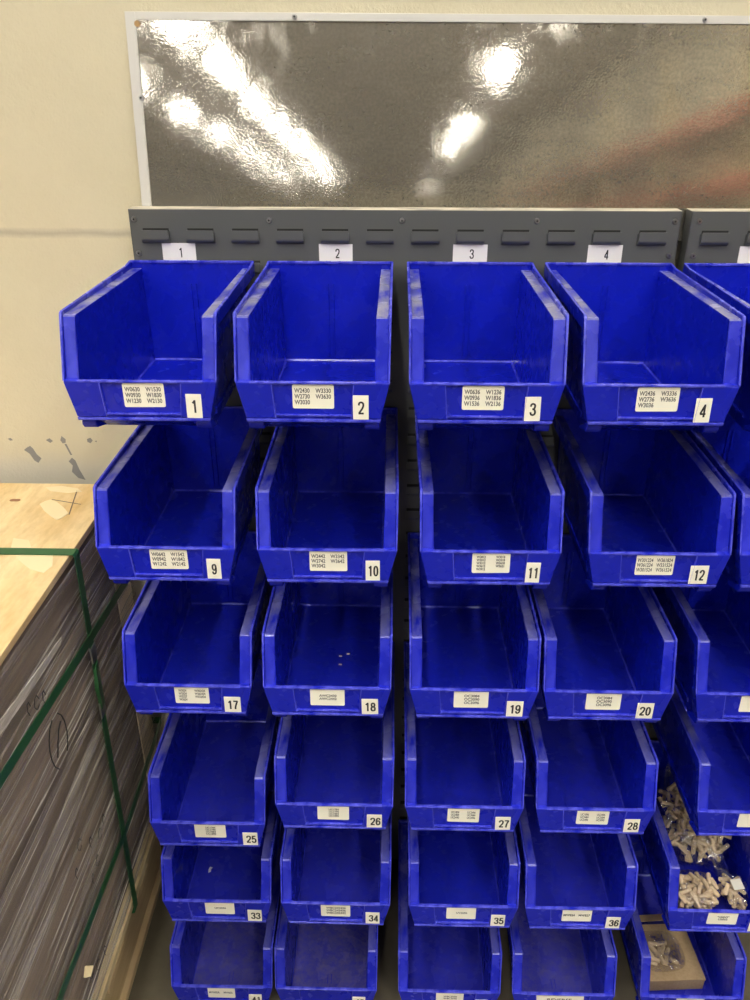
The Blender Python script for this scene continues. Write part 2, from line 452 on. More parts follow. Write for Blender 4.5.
# ---------------------------------------------------------------- louvered panels
PY = .010                                   # panel face
PTOP, PBOT = 1.5865, .036
LW, LH, LPX, LPZ = .0465, .019, .0758, .0527
def louver_bm(bm, cx, ztop):
    x0, x1 = cx - LW / 2, cx + LW / 2
    d = .0085
    # hood open at the top: sloped face + two cheeks
    poly = [(PY + .0005, ztop - LH - .003), (PY - d * .75, ztop - LH), (PY - d, ztop - LH + .004), (PY - d, ztop), (PY - d + .0014, ztop), (PY - d + .0014, ztop - LH + .004), (PY + .0005, ztop - LH + .0005)]
    prism_x(bm, poly, x0 + .0008, x1 - .0008, 0, .0004)
    side = [(PY + .0005, ztop - LH - .003), (PY - d * .75, ztop - LH), (PY - d, ztop - LH + .004), (PY - d, ztop - .001), (PY - d * .5, ztop - .003), (PY + .0005, ztop - .004)]
    prism_x(bm, side, x0, x0 + .0014); prism_x(bm, side, x1 - .0014, x1)
    # the punched opening behind the hood
    prism_y(bm, [(x0 + .0012, ztop - LH + .004), (x1 - .0012, ztop - LH + .004), (x1 - .0012, ztop + .0022), (x0 + .0012, ztop + .0022)], PY - .0002, PY + .0004, 1)

def panel(label, X0, X1, first, ncols, vis_cols, screws, cards):
    t = thing('louvered_panel', label, 'wall panel', ((X0 + X1) / 2, PY, PBOT), group='grey louvered panels')
    cx0 = (X0 + X1) / 2
    sh = Matrix.Translation((-cx0, -PY, -PBOT))
    def place(name, bm, m):
        bmesh.ops.transform(bm, matrix=sh, verts=bm.verts)
        return obj(name, bm, m, t)
    bm = bmesh.new()
    box(bm, X0, X1, PY, PY + .0016, PBOT, PTOP, 0, .0006)
    box(bm, X0, X1, PY, PY + .030, PBOT, PBOT + .0016)
    box(bm, X0, X0 + .0016, PY, PY + .030, PBOT, PTOP)
    box(bm, X1 - .0016, X1, PY, PY + .030, PBOT, PTOP)
    place('sheet', bm, M_STEEL)
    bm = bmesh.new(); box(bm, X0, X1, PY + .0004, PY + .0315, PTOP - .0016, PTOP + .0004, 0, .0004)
    o = place('top_flange', bm, M_BEIGE); o['label'] = 'beige top edge'
    bm = bmesh.new()
    box(bm, X0 + .03, X0 + .07, PY + .026, PY + .032, 0.0, PBOT + .02)
    box(bm, X1 - .07, X1 - .03, PY + .026, PY + .032, 0.0, PBOT + .02)
    place('floor_bracket', bm, M_STEEL)
    rest = bmesh.new()
    for r in range(29):
        zt = 1.5537 - r * LPZ
        for c in range(ncols):
            x = first + c * LPX
            if r == 0 or c in vis_cols:
                bm = bmesh.new(); louver_bm(bm, x, zt); place('louver', bm, [M_STEEL, M_SOCKET])
            else: louver_bm(rest, x, zt)
    o = place('louver_rows', rest, [M_STEEL, M_SOCKET]); o['kind'] = 'stuff'
    for x, z in screws:
        bm = bmesh.new()
        cyl(bm, (x, PY + .001, z), (x, PY - .0028, z), .0052, 14, 0, .0036)
        cyl(bm, (x, PY - .0026, z), (x, PY - .0031, z), .0017, 6, 1)
        place('screw', bm, [M_SCREW, M_SOCKET])
    for xa, xb, za, zb, n in cards:
        bm = bmesh.new(); box(bm, xa, xb, PY - .0006, PY - .00005, za, zb)
        c = place('number_card', bm, M_CARD)
        c['label'] = 'white card printed with the number %s' % n
        number_obj(n, .0158, .0068, .0021, M_INK, c, ((xa + xb) / 2 - cx0 + .003, -.0009, (zb + 1.5005) / 2 - PBOT))

P0, P1 = -.4566, .4646
panel('grey steel louvered panel carrying bins 1 to 4 and the four columns below', P0, P1, -.4137, 12, (5,),
      [(-.4484, 1.5706), (-.4471, 1.5149), (-.221, 1.5695), (.0017, 1.5697), (.2263, 1.5703), (.4543, 1.5705), (.4530, 1.5149)],
      [(-.4061, -.3492, 1.494, 1.5317, '1'), (-.1385, -.0815, 1.494, 1.5314, '2'), (.0889, .1469, 1.494, 1.5317, '3'), (.3162, .3740, 1.494, 1.532, '4')])
panel('grey steel louvered panel at the right edge, mostly cut off', .4806, 1.4018, .5235, 12, (),
      [(.4945, 1.5709), (.4937, 1.5151)], [(.5695, .6275, 1.494, 1.531, '5')])

# ---------------------------------------------------------------- storage bins
W = .105
HB = .178                                    # bin height; local z = 0 at the bottom
def zz(v): return HB + v
def sx_out(z): return .0892 - (HB - .008 - z) * .024
def sx_in(z): return .0862 - (HB - .008 - z) * .024

def bin_meshes():
    out = {}
    F_A, F_B, F_C = -.337, -.366, -.3646     # front edge at rim, lip top, lip bottom
    # --- body: back wall, side walls, floor, chute under the lip
    bm = bmesh.new()
    prism_y(bm, [(-W + .0005, zz(.004)), (W - .0005, zz(.004)), (W - .0005, zz(-.020)), (.0895, zz(-.034)), (.0855, zz(-.1715)), (-.0855, zz(-.1715)), (-.0895, zz(-.034)), (-W + .0005, zz(-.020))],
            -.0050, -.0018, 0, .0008)
    prism_y(bm, [(-W - .0005, zz(.0005)), (W + .0005, zz(.0005)), (W + .0005, zz(.0048)), (-W - .0005, zz(.0048))], -.0070, -.0016, 2, .0009)
    for s in (-1, 1):
        poly = [(-.004, zz(-.0085)), (F_A + .004, zz(-.0060)), (F_B + .006, zz(-.0877)), (F_C + .004, zz(-.1425)), (-.312, zz(-.1715)), (-.004, zz(-.1715))]
        prism_x(bm, poly, (lambda z, s=s: s * sx_in(z)), (lambda z, s=s: s * sx_out(z)), 0, .0007)
        # two ribs on the back wall, small mould marks on the floor
        box(bm, s * .0044 - .0014, s * .0044 + .0014, -.0080, -.004, zz(-.160), zz(-.034), 0, .0010)
        box(bm, s * .0040 - .0007, s * .0040 + .0007, -.30, -.278, zz(-.1690), zz(-.1682))
        # long stiffening rail low on the outside of each wall
        prism_x(bm, [(-.02, zz(-.150)), (-.30, zz(-.150)), (-.305, zz(-.156)), (-.02, zz(-.156))], s * .0845, s * .0885, 0, .0006)
    box(bm, -.0850, .0850, -.313, -.004, zz(-.1720), zz(-.1690), 1, .0004)
    prism_x(bm, [(-.311, zz(-.1690)), (F_C + .002, zz(-.1395)), (F_C + .001, zz(-.1430)), (-.313, zz(-.1720))], -.0850, .0850, 1, .0004)
    # pale fillets painted as the highlight where floor and walls meet
    prism_x(bm, [(-.0045, zz(-.1692)), (-.0078, zz(-.1692)), (-.0045, zz(-.1658))], -.0830, .0830, 2)
    for s in (-1, 1):
        prism_y(bm, [(s * .0835, zz(-.1692)), (s * .0805, zz(-.1692)), (s * .0828, zz(-.1660))], -.3115, -.0050, 2)
    # hanging hook behind the rim
    box(bm, -.080, .080, -.0018, .0010, zz(-.010), zz(-.001), 0, .0005)
    out['body'] = (bm, [M_BLUE, M_DUST, M_EDGE_GLINT])
    # --- stacking rims (left and right): recessed ledge plus the raised outer flange
    for s, nm in ((-1, 'rimL'), (1, 'rimR')):
        bm = bmesh.new()
        path = [(-.005, zz(-.0080)), (F_A + .0042, zz(-.0046)), (F_A + .0014, zz(-.0066)), (F_B + .0068, zz(-.0877)),
                (F_B + .0098, zz(-.0877)), (F_A + .0080, zz(-.0100)), (-.005, zz(-.0125))]
        x0, x1 = s * .0860, s * .1025
        n = len(path)
        a = [bm.verts.new((x0, y, z)) for y, z in path]; b = [bm.verts.new((x1, y, z)) for y, z in path]
        fs = [bm.faces.new(a), bm.faces.new(b[::-1])]
        for i in range(n):
            f = bm.faces.new((a[i], b[i], b[(i + 1) % n], a[(i + 1) % n]))
            f.material_index = 1 if i in (0, 1) else (2 if i == 2 else 0)
            fs.append(f)
        bmesh.ops.recalc_face_normals(bm, faces=fs)
        bevel(bm, [fs[0]], .0010)
        fl = [(-.002, zz(.0046)), (-.03, zz(.001)), (F_A + .006, zz(0)), (F_A + .002, zz(-.0012)), (F_A, zz(-.0045)), (F_B, zz(-.0870)), (F_B + .013, zz(-.0890)), (F_A + .012, zz(-.020)), (-.002, zz(-.020))]
        prism_x(bm, fl, s * .1022, (lambda z, s=s: s * (.1064 if z > HB - .03 else .1052)), 0, .0009)
        rim_edge = [(-.004, zz(.0044)), (-.03, zz(.0012)), (F_A + .006, zz(.0004)), (F_A + .0018, zz(-.0009)), (F_A - .0004, zz(-.0044)), (F_B - .0004, zz(-.0868)), (F_B + .0016, zz(-.0872)), (F_A + .0020, zz(-.0050)), (F_A + .0066, zz(-.0016)), (-.03, zz(-.0010)), (-.004, zz(.0024))]
        prism_x(bm, rim_edge, s * .1034, (lambda z, s=s: s * (.1067 if z > HB - .03 else .1054)), 3, .0004)
        # narrow bridge at the foot of the post
        prism_x(bm, [(F_B + .0005, zz(-.0865)), (F_B + .0095, zz(-.0845)), (F_B + .0095, zz(-.0895)), (F_B + .0005, zz(-.0895))], s * .0855, s * .1035, 2, .0008)
        out[nm] = (bm, [M_BLUE, M_LEDGE, M_POST, M_EDGE_GLINT])
    # --- front lip with its label holder
    bm = bmesh.new()
    hexa = [(-W, zz(-.0877)), (W, zz(-.0877)), (W - .0129, zz(-.1435)), (-W + .0129, zz(-.1435))]
    prism_y(bm, hexa, F_B + .0034, F_B + .0060, 0, .0007)
    for s in (-1, 1):                        # raised cheeks beside the recess
        prism_y(bm, [(s * W, zz(-.0877)), (s * .0555, zz(-.0877)), (s * .0515, zz(-.1385)), (s * (W - .0118), zz(-.1385))], F_B, F_B + .0040, 0, .0011)
        prism_y(bm, [(s * .0568, zz(-.0895)), (s * .0553, zz(-.0895)), (s * .0513, zz(-.1385)), (s * .0528, zz(-.1385))], F_B - .0007, F_B + .003, 1, .0005)
        hull(bm, [(s * W, F_B + .003, zz(-.0877)), (s * (W - .0129), F_B + .003, zz(-.1435)), (s * (W - .0165), F_B + .003, zz(-.1435)), (s * (W - .0036), F_B + .003, zz(-.0877))],
             [(s * W, F_B + .020, zz(-.0885)), (s * (W - .0129), F_B + .030, zz(-.1450)), (s * (W - .0165), F_B + .030, zz(-.1450)), (s * (W - .0036), F_B + .020, zz(-.0885))], 0, .0006)
    prism_y(bm, [(-.0518, zz(-.1330)), (.0518, zz(-.1330)), (.0518, zz(-.1356)), (-.0518, zz(-.1356))], F_B - .0004, F_B + .004, 1, .0006)
    prism_y(bm, [(-W + .0118, zz(-.1395)), (W - .0118, zz(-.1395)), (W - .0129, zz(-.1437)), (-W + .0129, zz(-.1437))], F_B - .0012, F_B + .004, 1, .0009)
    prism_y(bm, [(-.0860, zz(-.0862)), (.0860, zz(-.0862)), (.0860, zz(-.0892)), (-.0860, zz(-.0892))], F_B - .0006, F_B + .0060, 1, .0008)
    out['lip'] = (bm, [M_BLUE, M_EDGE_GLINT])
    # --- hooked front feet
    for s, nm in ((-1, 'footL'), (1, 'footR')):
        bm = bmesh.new()
        poly = [(-.3560, zz(-.1425)), (-.3600, zz(-.1480)), (-.3590, zz(-.1540)), (-.3540, zz(-.1595)), (-.3400, zz(-.1630)), (-.318, zz(-.1690)), (-.314, zz(-.1640))]
        hull(bm, [(s * .0700, y, z) for y, z in poly], [(s * (.0915 if z < HB - .147 else .0900), y, z) for y, z in poly], 0, .0022, 3)
        out[nm] = (bm, [M_BLUE])
    return out

_parts = bin_meshes()
PM = {}
for k, (bm, ms) in _parts.items():
    bmesh.ops.recalc_face_normals(bm, faces=bm.faces)
    me = bpy.data.meshes.new(k); bm.to_mesh(me); bm.free()
    for m in ms: me.materials.append(m)
    PM[k] = me
PNAMES = [('body', 'body'), ('rimL', 'stacking_rim'), ('rimR', 'stacking_rim'), ('lip', 'front_lip'), ('footL', 'foot'), ('footR', 'foot')]
bm = bmesh.new(); prism_y(bm, rrect(.057, .0345, .0025), -.0005, 0); LBL = obj('code_label', bm, M_LABEL)
bm = bmesh.new(); prism_y(bm, rrect(.0215, .0350, .0004, 1), -.0005, 0); NS1 = obj('number_sticker', bm, M_LABEL)
bm = bmesh.new(); prism_y(bm, rrect(.0272, .0320, .0004, 1), -.0005, 0); NS2 = obj('number_sticker', bm, M_LABEL)
LBLM, NS1M, NS2M = LBL.data, NS1.data, NS2.data
for o in (LBL, NS1, NS2): bpy.data.objects.remove(o)

ROWZ = [1.5008, 1.2387, .9763, .7115, .4482, .1835]
ROWN = ['top row', 'second row', 'third row', 'fourth row', 'fifth row', 'bottom row']
def two(a, b):
    n = max(len(a), len(b)); return ('2', a, b)

BINS = [
    # number, row, x, dz, codes (left column, right column), label x offset, dust, look
    (1, 0, -.3549, 0, (['W0630', 'W0930', 'W1230'], ['W1530', 'W1830', 'W2130']), .004, .0, 'leftmost bin of the top row'),
    (2, 0, -.1188, 0, (['W2430', 'W2730', 'W3030'], ['W3330', 'W3630']), .001, .0, 'second bin of the top row'),
    (3, 0, .1176, 0, (['W0636', 'W0936', 'W1536'], ['W1236', 'W1836', 'W2136']), 0, .0, 'third bin of the top row'),
    (4, 0, .350, 0, (['W2436', 'W2736', 'W3036'], ['W3336', 'W3636']), .001, .0, 'fourth bin of the top row'),
    (5, 0, .583, 0, None, 0, .0, 'right of bin 4, only its left side showing'),
    (9, 1, -.3486, 0, (['W0642', 'W0942', 'W1242'], ['W1542', 'W1842', 'W2142']), .002, .05, 'below bin 1'),
    (10, 1, -.108, 0, (['W2442', 'W2742', 'W3042'], ['W3342', 'W3642']), .002, .05, 'below bin 2'),
    (11, 1, .1365, 0, (['W2812', 'W3012', 'W3312', 'W3612', 'W3912'], ['W3018', 'W3318', 'W3618', 'W3621']), .001, .05, 'below bin 3'),
    (12, 1, .389, 0, (['W301224', 'W361224', 'W301524'], ['W361824', 'W331524', 'W361524']), .002, .05, 'below bin 4'),
    (13, 1, .612, 0, None, 0, .05, 'right of bin 12, cut off by the picture edge'),
    (17, 2, -.3418, 0, (['W3024', 'W3324', 'W3327', 'W3624'], ['W302424', 'W362424', 'W332424']), .006, .1, 'below bin 9'),
    (18, 2, -.1129, 0, (['AWC2430', 'AWC2442'], None), -.001, .12, 'below bin 10'),
    (19, 2, .1287, 0, (['OC3084', 'OC3090', 'OC3096'], None), .003, .1, 'below bin 11'),
    (20, 2, .3464, 0, (['OC3084', 'OC3090', 'OC3096'], None), .003, .12, 'below bin 12'),
    (21, 2, .5926, 0, ([' ', ' '], None), 0, .1, 'right of bin 20'),
    (25, 3, -.3397, -.0516, (['UC1784', 'UC1790', 'UC1884', 'UC1890'], None), .004, .3, 'hung lower than bin 26'),
    (26, 3, -.1075, 0, (['UC1784', 'UC1790', 'UC1884', 'UC1890'], None), -.001, .3, 'below bin 18'),
    (27, 3, .1251, 0, (['UC1896', 'UC2484', 'UC2490'], ['UC2496', 'UC3084', 'UC3096']), .002, .2, 'below bin 19'),
    (28, 3, .3573, 0, (['UC1896', 'UC2484', 'UC2490'], ['UC2496', 'UC3084', 'UC3090']), .003, .25, 'below bin 20'),
    (29, 3, .6418, 0, ([' ', ' '], None), 0, .15, 'right of bin 28'),
    (33, 4, -.3409, 0, (['UC3096'], None), .003, .3, 'below bin 25'),
    (34, 4, -.1096, 0, (['WBC242436', 'WBC242436', 'WBC242442'], None), -.004, .4, 'below bin 26'),
    (35, 4, .1356, 0, (['UV3696'], None), -.001, .15, 'below bin 27'),
    (36, 4, .3584, 0, (['MW824'], ['MW827']), -.001, .35, 'below bin 28'),
    (37, 4, .6333, 0, (['"US0V2"', 'US0V2'], None), .003, .3, 'holding bags of wooden dowels at the right edge'),
    (41, 5, -.3537, 0, (['MW602A'], ['MW602']), -.003, .8, 'below bin 33'),
    (42, 5, -.1352, 0, None, 0, .95, 'below bin 34'),
    (43, 5, .1211, 0, (['WBC3030', 'WBC3036'], None), .002, .3, 'below bin 35'),
    (44, 5, .356, 0, (['REVERSE'], None), -.006, .7, 'below bin 36'),
    (45, 5, .6185, 0, ([' '], None), 0, .2, 'holding a cardboard box at the right edge'),
]
FY = -.366
STICK = {1: .0715, 2: .0657, 3: .0640, 4: .0612, 9: .0705, 10: .0686, 11: .0655, 12: .0632, 17: .0715, 18: .0704, 19: .0690, 20: .0640, 25: .0760, 26: .0720,
         27: .0710, 28: .0685, 33: .0715, 34: .0715, 35: .0685, 36: .0668, 37: .0690}
LOFF = {1: .003, 2: .0005, 3: -.004, 4: -.001, 9: .0025, 10: .0015, 11: .002, 12: -.0035, 17: .0044, 18: 0, 19: -.0035, 20: -.0052, 25: .003, 26: -.002,
        27: -.0003, 28: -.002, 33: .0038, 34: -.0005, 35: -.003, 36: -.0037}
for num, row, x, dz, codes, lx, dust, look in BINS:
    zrim = ROWZ[row] + dz
    lx = LOFF.get(num, lx); dust = dust * (.8 if row == 5 else .45)
    wear = (1.0, .62, .55, .5, .42, .38)[row]
    first = codes[0][0].strip().strip('"') if codes else ''
    lab = 'blue plastic storage bin ' + look
    if first and num < 37: lab = 'blue bin with number %d sticker and %s label, %s' % (num, first, look)
    elif num in (42,): lab = 'dusty blue plastic bin with number 42 sticker, below bin 34'
    elif num in (41, 43): lab = 'blue bin with number %d sticker and %s label, %s' % (num, first, look)
    elif num == 44: lab = 'blue plastic bin with a wide REVERSE label, below bin 36'
    t = thing('hanging_storage_bin', lab, 'storage bin', (x, 0, zrim - HB), (0, 0, random.uniform(-.004, .004)), 'blue bins hung on the louvered panels')
    for k, nm in PNAMES:
        o = link(bpy.data.objects.new(nm, PM[k])); o.parent = t
        if k == 'body': o['dust'] = float(dust)
        if k.startswith('rim'): o['wear'] = float(wear)
    if codes:
        L = link(bpy.data.objects.new('code_label', LBLM)); L.parent = t
        L.location = (lx, FY + .0031, zz(-.1075)); L.rotation_euler = (0, random.uniform(-.012, .012), 0)
        if num == 44: L.scale = (1.75, 1, 1)
        L['label'] = 'cream sticker printed with part codes'
        def col_txt(lines, cx, sz, xs):
            body = '\n'.join(lines)
            if body.strip(): text_obj('printed_codes', body, sz, M_INKL, L, (cx, -.0008, 0), xs=xs, bold=.00022, line=.95, align='CENTER')
        a, b = codes
        n = max(len(a), len(b) if b else 0)
        sz = {1: .0085, 2: .0080, 3: .0088, 4: .0066, 5: .0056}[n]
        if num == 44: col_txt(a, 0, .0130, .6)
        elif b:
            wide = max(len(s) for s in a + b) > 5
            xs = .66 if wide else .78
            if row == 3: xs, sz = .62, .0070
            col_txt(a + [' '] * (n - len(a)), -.0150, sz, xs); col_txt(b + [' '] * (n - len(b)), .0140, sz, xs)
        else: col_txt(a, .001, sz * (.85 if n > 1 else .8), .95)
    S = link(bpy.data.objects.new('number_sticker', NS1M if row < 2 and num != 12 else NS2M)); S.parent = t
    S.location = (STICK.get(num, .0680), FY - .0002, zz(-.1215) if row < 2 else zz(-.1232))
    S.rotation_euler = (0, random.uniform(-.02, .02), 0)
    S['label'] = 'white sticker printed with the number %d' % num
    number_obj(str(num), .0185 if row < 2 else .0178, (.0080 if num < 9 else .0068) if row < 2 else .0080, .0026 if row < 2 else .0029, M_INK, S, (.0005 if row < 3 else .002, -.0008, -.0005))

# crumbs and a paper scrap lying in two of the bins
for (px, py, pz, sc, lab) in ((-.388, -.228, ROWZ[4] - .1688, .006, 'small white paper scrap lying inside bin 33'),):
    bm = bmesh.new()
    prism_z(bm, [(-.4 * sc, -1.2 * sc), (.5 * sc, -.7 * sc), (.35 * sc, .3 * sc), (.8 * sc, 1.0 * sc), (-.3 * sc, 1.3 * sc), (-.6 * sc, .1 * sc)], 0, .0012, 0, .0003)
    o = obj('paper_scrap', bm, M_CARD); o.location = (px, py, pz); tag(o, lab, 'paper scrap')
for k, (px, py) in enumerate(((-.104, -.175), (-.103, -.20), (-.090, -.168))):
    bm = bmesh.new(); prism_z(bm, [(-.003, -.001), (.003, -.0014), (.0034, .001), (-.002, .0016)], 0, .002, 0, .0004)
    o = obj('wood_chip', bm, M_DOWEL); o.location = (px, py, ROWZ[2] - .1688)
    tag(o, 'tiny pale wood chip lying inside bin 18', 'wood chip', 'wood chips inside bin 18')

# ---------------------------------------------------------------- dowels, bags and cardboard box
DR, DL = .0045, .0235
bm = bmesh.new()
n = 14
rings = [(-DL / 2, .72), (-DL / 2 + .0018, 1), (DL / 2 - .0018, 1), (DL / 2, .72)]
vs = []
for z, s in rings:
    vs.append([bm.verts.new((DR * s * (1 if k % 2 else .93) * math.cos(2 * math.pi * k / n), DR * s * (1 if k % 2 else .93) * math.sin(2 * math.pi * k / n), z)) for k in range(n)])
for a, b in zip(vs, vs[1:]):
    for k in range(n): bm.faces.new((a[k], a[(k + 1) % n], b[(k + 1) % n], b[k]))
bm.faces.new(vs[0][::-1]); bm.faces.new(vs[-1])
o = obj('wooden_dowel', bm, M_DOWEL); DOW = o.data; bpy.data.objects.remove(o)

def dowel(loc, d, label, group):
    o = link(bpy.data.objects.new('wooden_dowel', DOW))
    o.location = loc; o.rotation_euler = Vector(d).to_track_quat('Z', 'Y').to_euler()
    tag(o, label, 'dowel', group)

def bag(label, c, ax, rotz, tilt, crumple=.16, seed=1, mouth=None):
    """lumpy closed film bag (thin shell with thickness); returns its matrix"""
    rnd = random.Random(seed)
    bm = bmesh.new()
    bmesh.ops.create_icosphere(bm, subdivisions=4, radius=1)
    off = [Vector((rnd.uniform(-1, 1), rnd.uniform(-1, 1), rnd.uniform(-1, 1))).normalized() for _ in range(26)]
    for v in bm.verts:
        p = v.co.normalized()
        # squarish pillow with creases
        q = Vector([math.copysign(abs(t) ** .62, t) for t in p])
        f = 1.0
        for k, d in enumerate(off):
            f += crumple * .32 * math.sin(5 * p.dot(d) + k * 1.7)* (1 if k % 3 else .4) / 2.2
        v.co = Vector((q.x * ax[0], q.y * ax[1], q.z * ax[2])) * f
        if mouth and p.dot(Vector(mouth)) > .72:
            e = (p.dot(Vector(mouth)) - .72) / .28
            v.co += Vector(mouth) * (.035 * e); v.co.z *= 1 - .7 * e
    o = obj('plastic_bag', bm, M_BAG, smooth=True)
    md = o.modifiers.new('film', 'SOLIDIFY'); md.thickness = .0003
    o.location = c; o.rotation_euler = (tilt, 0, rotz)
    tag(o, label, 'plastic bag', 'clear bags of dowels')
    return Matrix.Translation(c) @ Matrix.Rotation(rotz, 4, 'Z') @ Matrix.Rotation(tilt, 4, 'X')

def fill(Mx, ax, n, label, group, seed):
    rnd = random.Random(seed)
    pts = []
    tries = 0
    while len(pts) < n and tries < 20000:
        tries += 1
        p = Vector((rnd.uniform(-1, 1) * ax[0] * .80, rnd.uniform(-1, 1) * ax[1] * .80, rnd.uniform(-.6, .85) * ax[2]))
        if abs(p.x / ax[0]) ** 3 + abs(p.y / ax[1]) ** 3 > .62: continue
        if any((p - q).length < .0092 for q in pts): continue
        pts.append(p)
    for p in pts:
        d = Vector((rnd.uniform(-1, 1), rnd.uniform(-1, 1), rnd.uniform(-.35, .35)))
        if d.length < .2: d = Vector((1, .3, .1))
        dowel(Mx @ p, Mx.to_3x3() @ d.normalized(), label, group)

F37 = ROWZ[4] - .169
AX1 = (.070, .092, .032)
M1 = bag('clear plastic bag full of dowels leaning at the back of bin 37', (.643, -.150, F37 + .088), AX1, .06, math.radians(24), seed=3, mouth=(0, 1, 0))
fill(M1, AX1, 185, 'short wooden dowel in the large clear bag at the back of bin 37', 'dowels in the rear bag', 11)
AX2 = (.047, .040, .026)
M2 = bag('smaller clear plastic bag of dowels at the front left of bin 37', (.610, -.287, F37 + .036), AX2, -.25, math.radians(10), seed=5)
fill(M2, AX2, 76, 'short wooden dowel in the clear bag at the front of bin 37', 'dowels in the front bag', 12)
AX3 = (.023, .036, .022)
M3 = bag('little clear plastic bag with a white tag in bin 37, right of the front bag', (.6875, -.284, F37 + .035), AX3, .1, math.radians(14), seed=8, mouth=(-.2, .98, 0))
fill(M3, AX3, 22, 'short wooden dowel in the little white-tagged bag in bin 37', 'dowels in the tagged bag', 13)
def bag_tag(Mx, ax, p, rot, w, h):
    bm = bmesh.new(); prism_z(bm, rrect(w, h, .001, 2), 0, .0006)
    o = obj('paper_tag', bm, M_LABEL); o.matrix_world = Mx @ Matrix.Translation(p) @ Matrix.Rotation(rot, 4, 'Z'); return o
b3 = [o for o in COL.objects if o.name.startswith('plastic_bag')]
bpy.context.view_layer.update()
for b, p, r, w, h in ((b3[2], (.004, .004, .0255), .05, .022, .021), (b3[0], (.040, .012, .0335), .5, .019, .016)):
    bm = bmesh.new(); prism_z(bm, rrect(w, h, .001, 2), 0, .0006)
    o = obj('paper_tag', bm, M_LABEL, b); o.location = p; o.rotation_euler = (0, 0, r); o['label'] = 'small white paper tag'

F45 = ROWZ[5] - .169
bx = thing('cardboard_box', 'flat brown cardboard box lying in bin 45', 'box', (.612, -.232, F45 + .0010), (0, 0, .06))
bm = bmesh.new()
bw, bd, bh = .062, .066, .034
box(bm, -bw, bw, -bd, bd, 0, bh, 0, .0015)
obj('carton', bm, M_CARD_BOX, bx)
bm = bmesh.new(); box(bm, -bw - .0008, bw + .0008, -bd - .0008, bd + .0008, bh - .004, bh + .0012, 0, .0008)
obj('lid', bm, M_CARD_BOX, bx)
bm = bmesh.new(); box(bm, -.056, .056, -.010, .010, 0, .0015, 0, .0004)
o = obj('carton_flap', bm, M_CARD_BOX, bx); o.location = (-.004, bd + .021, bh - .006); o.rotation_euler = (math.radians(-12), 0, .03); o['label'] = 'loose flap sticking out behind the box'
AX4 = (.046, .048, .0095)
M4 = bag('flat clear bag with a few dowels on the cardboard box in bin 45', (.596, -.240, F45 + .0477), AX4, .1, 0, crumple=.06, seed=21)
rnd = random.Random(4)
dsp = [(-.026, .002, 20), (-.016, .012, 35), (-.020, -.012, 70), (-.006, .006, -25), (.004, .010, -28), (.012, .004, -35), (-.004, -.012, 15), (.006, -.014, -20),
       (.020, -.014, 62), (-.012, .024, 85), (.006, .026, 95), (-.028, -.020, 80)]
for (x, y, a) in dsp:
    dowel((.598 + x, -.243 + y, F45 + .0415 + rnd.uniform(0, .001)), (math.sin(math.radians(-a)), math.cos(math.radians(a)), .03),
          'short wooden dowel in the flat bag on the cardboard box in bin 45', 'dowels in the flat bag')

# ---------------------------------------------------------------- pallet with strapped stack
SX1, SX0 = -.552, -1.752
SY1, SY0 = .030, -1.19
pal = thing('wooden_pallet', 'rough wooden pallet on the floor under the wrapped stack', 'pallet', ((SX0 + SX1) / 2, (SY0 + SY1) / 2, 0))
pc = Vector(((SX0 + SX1) / 2, (SY0 + SY1) / 2, 0))
def pal_part(name, x0, x1, y0, y1, z0, z1):
    bm = bmesh.new(); box(bm, x0 - pc.x, x1 - pc.x, y0 - pc.y, y1 - pc.y, z0, z1, 0, .002)
    return obj(name, bm, M_PALLET, pal)
for k in range(7):
    y0 = SY0 + k * (SY1 - SY0 - .10) / 6
    pal_part('deck_board', SX0, SX1 + .004, y0, y0 + .10, .190, .2085)
for x in (SX0 + .06, (SX0 + SX1) / 2, SX1 - .052):
    pal_part('stringer', x - .022, x + .022, SY0 + .01, SY1 - .01, .0185, .1895)
for x in (SX0 + .06, (SX0 + SX1) / 2, SX1 - .045):
    pal_part('bottom_board', x - .028, x + .028, SY0, SY1, 0, .018)

z = .2104
for k, (ins, lab) in enumerate(((0, 'pale plywood sheet lying on the pallet, lowest of the two under the cartons'), (.006, 'pale plywood sheet directly under the lowest carton, upper of the two'))):
    bm = bmesh.new(); box(bm, SX0 + ins, SX1 + .003 - ins, SY0 + ins, SY1 - ins, z, z + .018, 0, .001)
    o = obj('plywood_sheet', bm, M_PALE); tag(o, lab, 'plywood sheet')
    z += .0184
rnd = random.Random(3)
layer = 0
ztop = 1.052
words = ['top', 'second', 'third', 'fourth', 'fifth', 'sixth', 'seventh', 'eighth', 'ninth', 'tenth', 'eleventh', 'twelfth', 'thirteenth', 'fourteenth', 'fifteenth',
         'sixteenth', 'seventeenth', 'eighteenth', 'nineteenth', 'twentieth', 'lowest']
hs = [rnd.uniform(.034, .050) for _ in range(20)]
sc = (ztop - z) / sum(hs)
for k, h in enumerate(hs):
    h *= sc
    dx = rnd.uniform(-.007, 0); dy = rnd.uniform(-.004, .004)
    bm = bmesh.new(); box(bm, SX0 + .01, SX1 - .008 + dx, SY0 + .010 + dy, SY1 - .010 + dy, z, z + h - .0006, 0, .0025)
    o = obj('flat_carton', bm, CARTONS[rnd.randrange(4)])
    i = len(hs) - 1 - k
    tag(o, 'brown-grey flat carton under the stretch film, %s layer from the top of the stack' % ('first' if i == 0 else words[i]), 'carton', 'cartons in the strapped stack')
    z += h
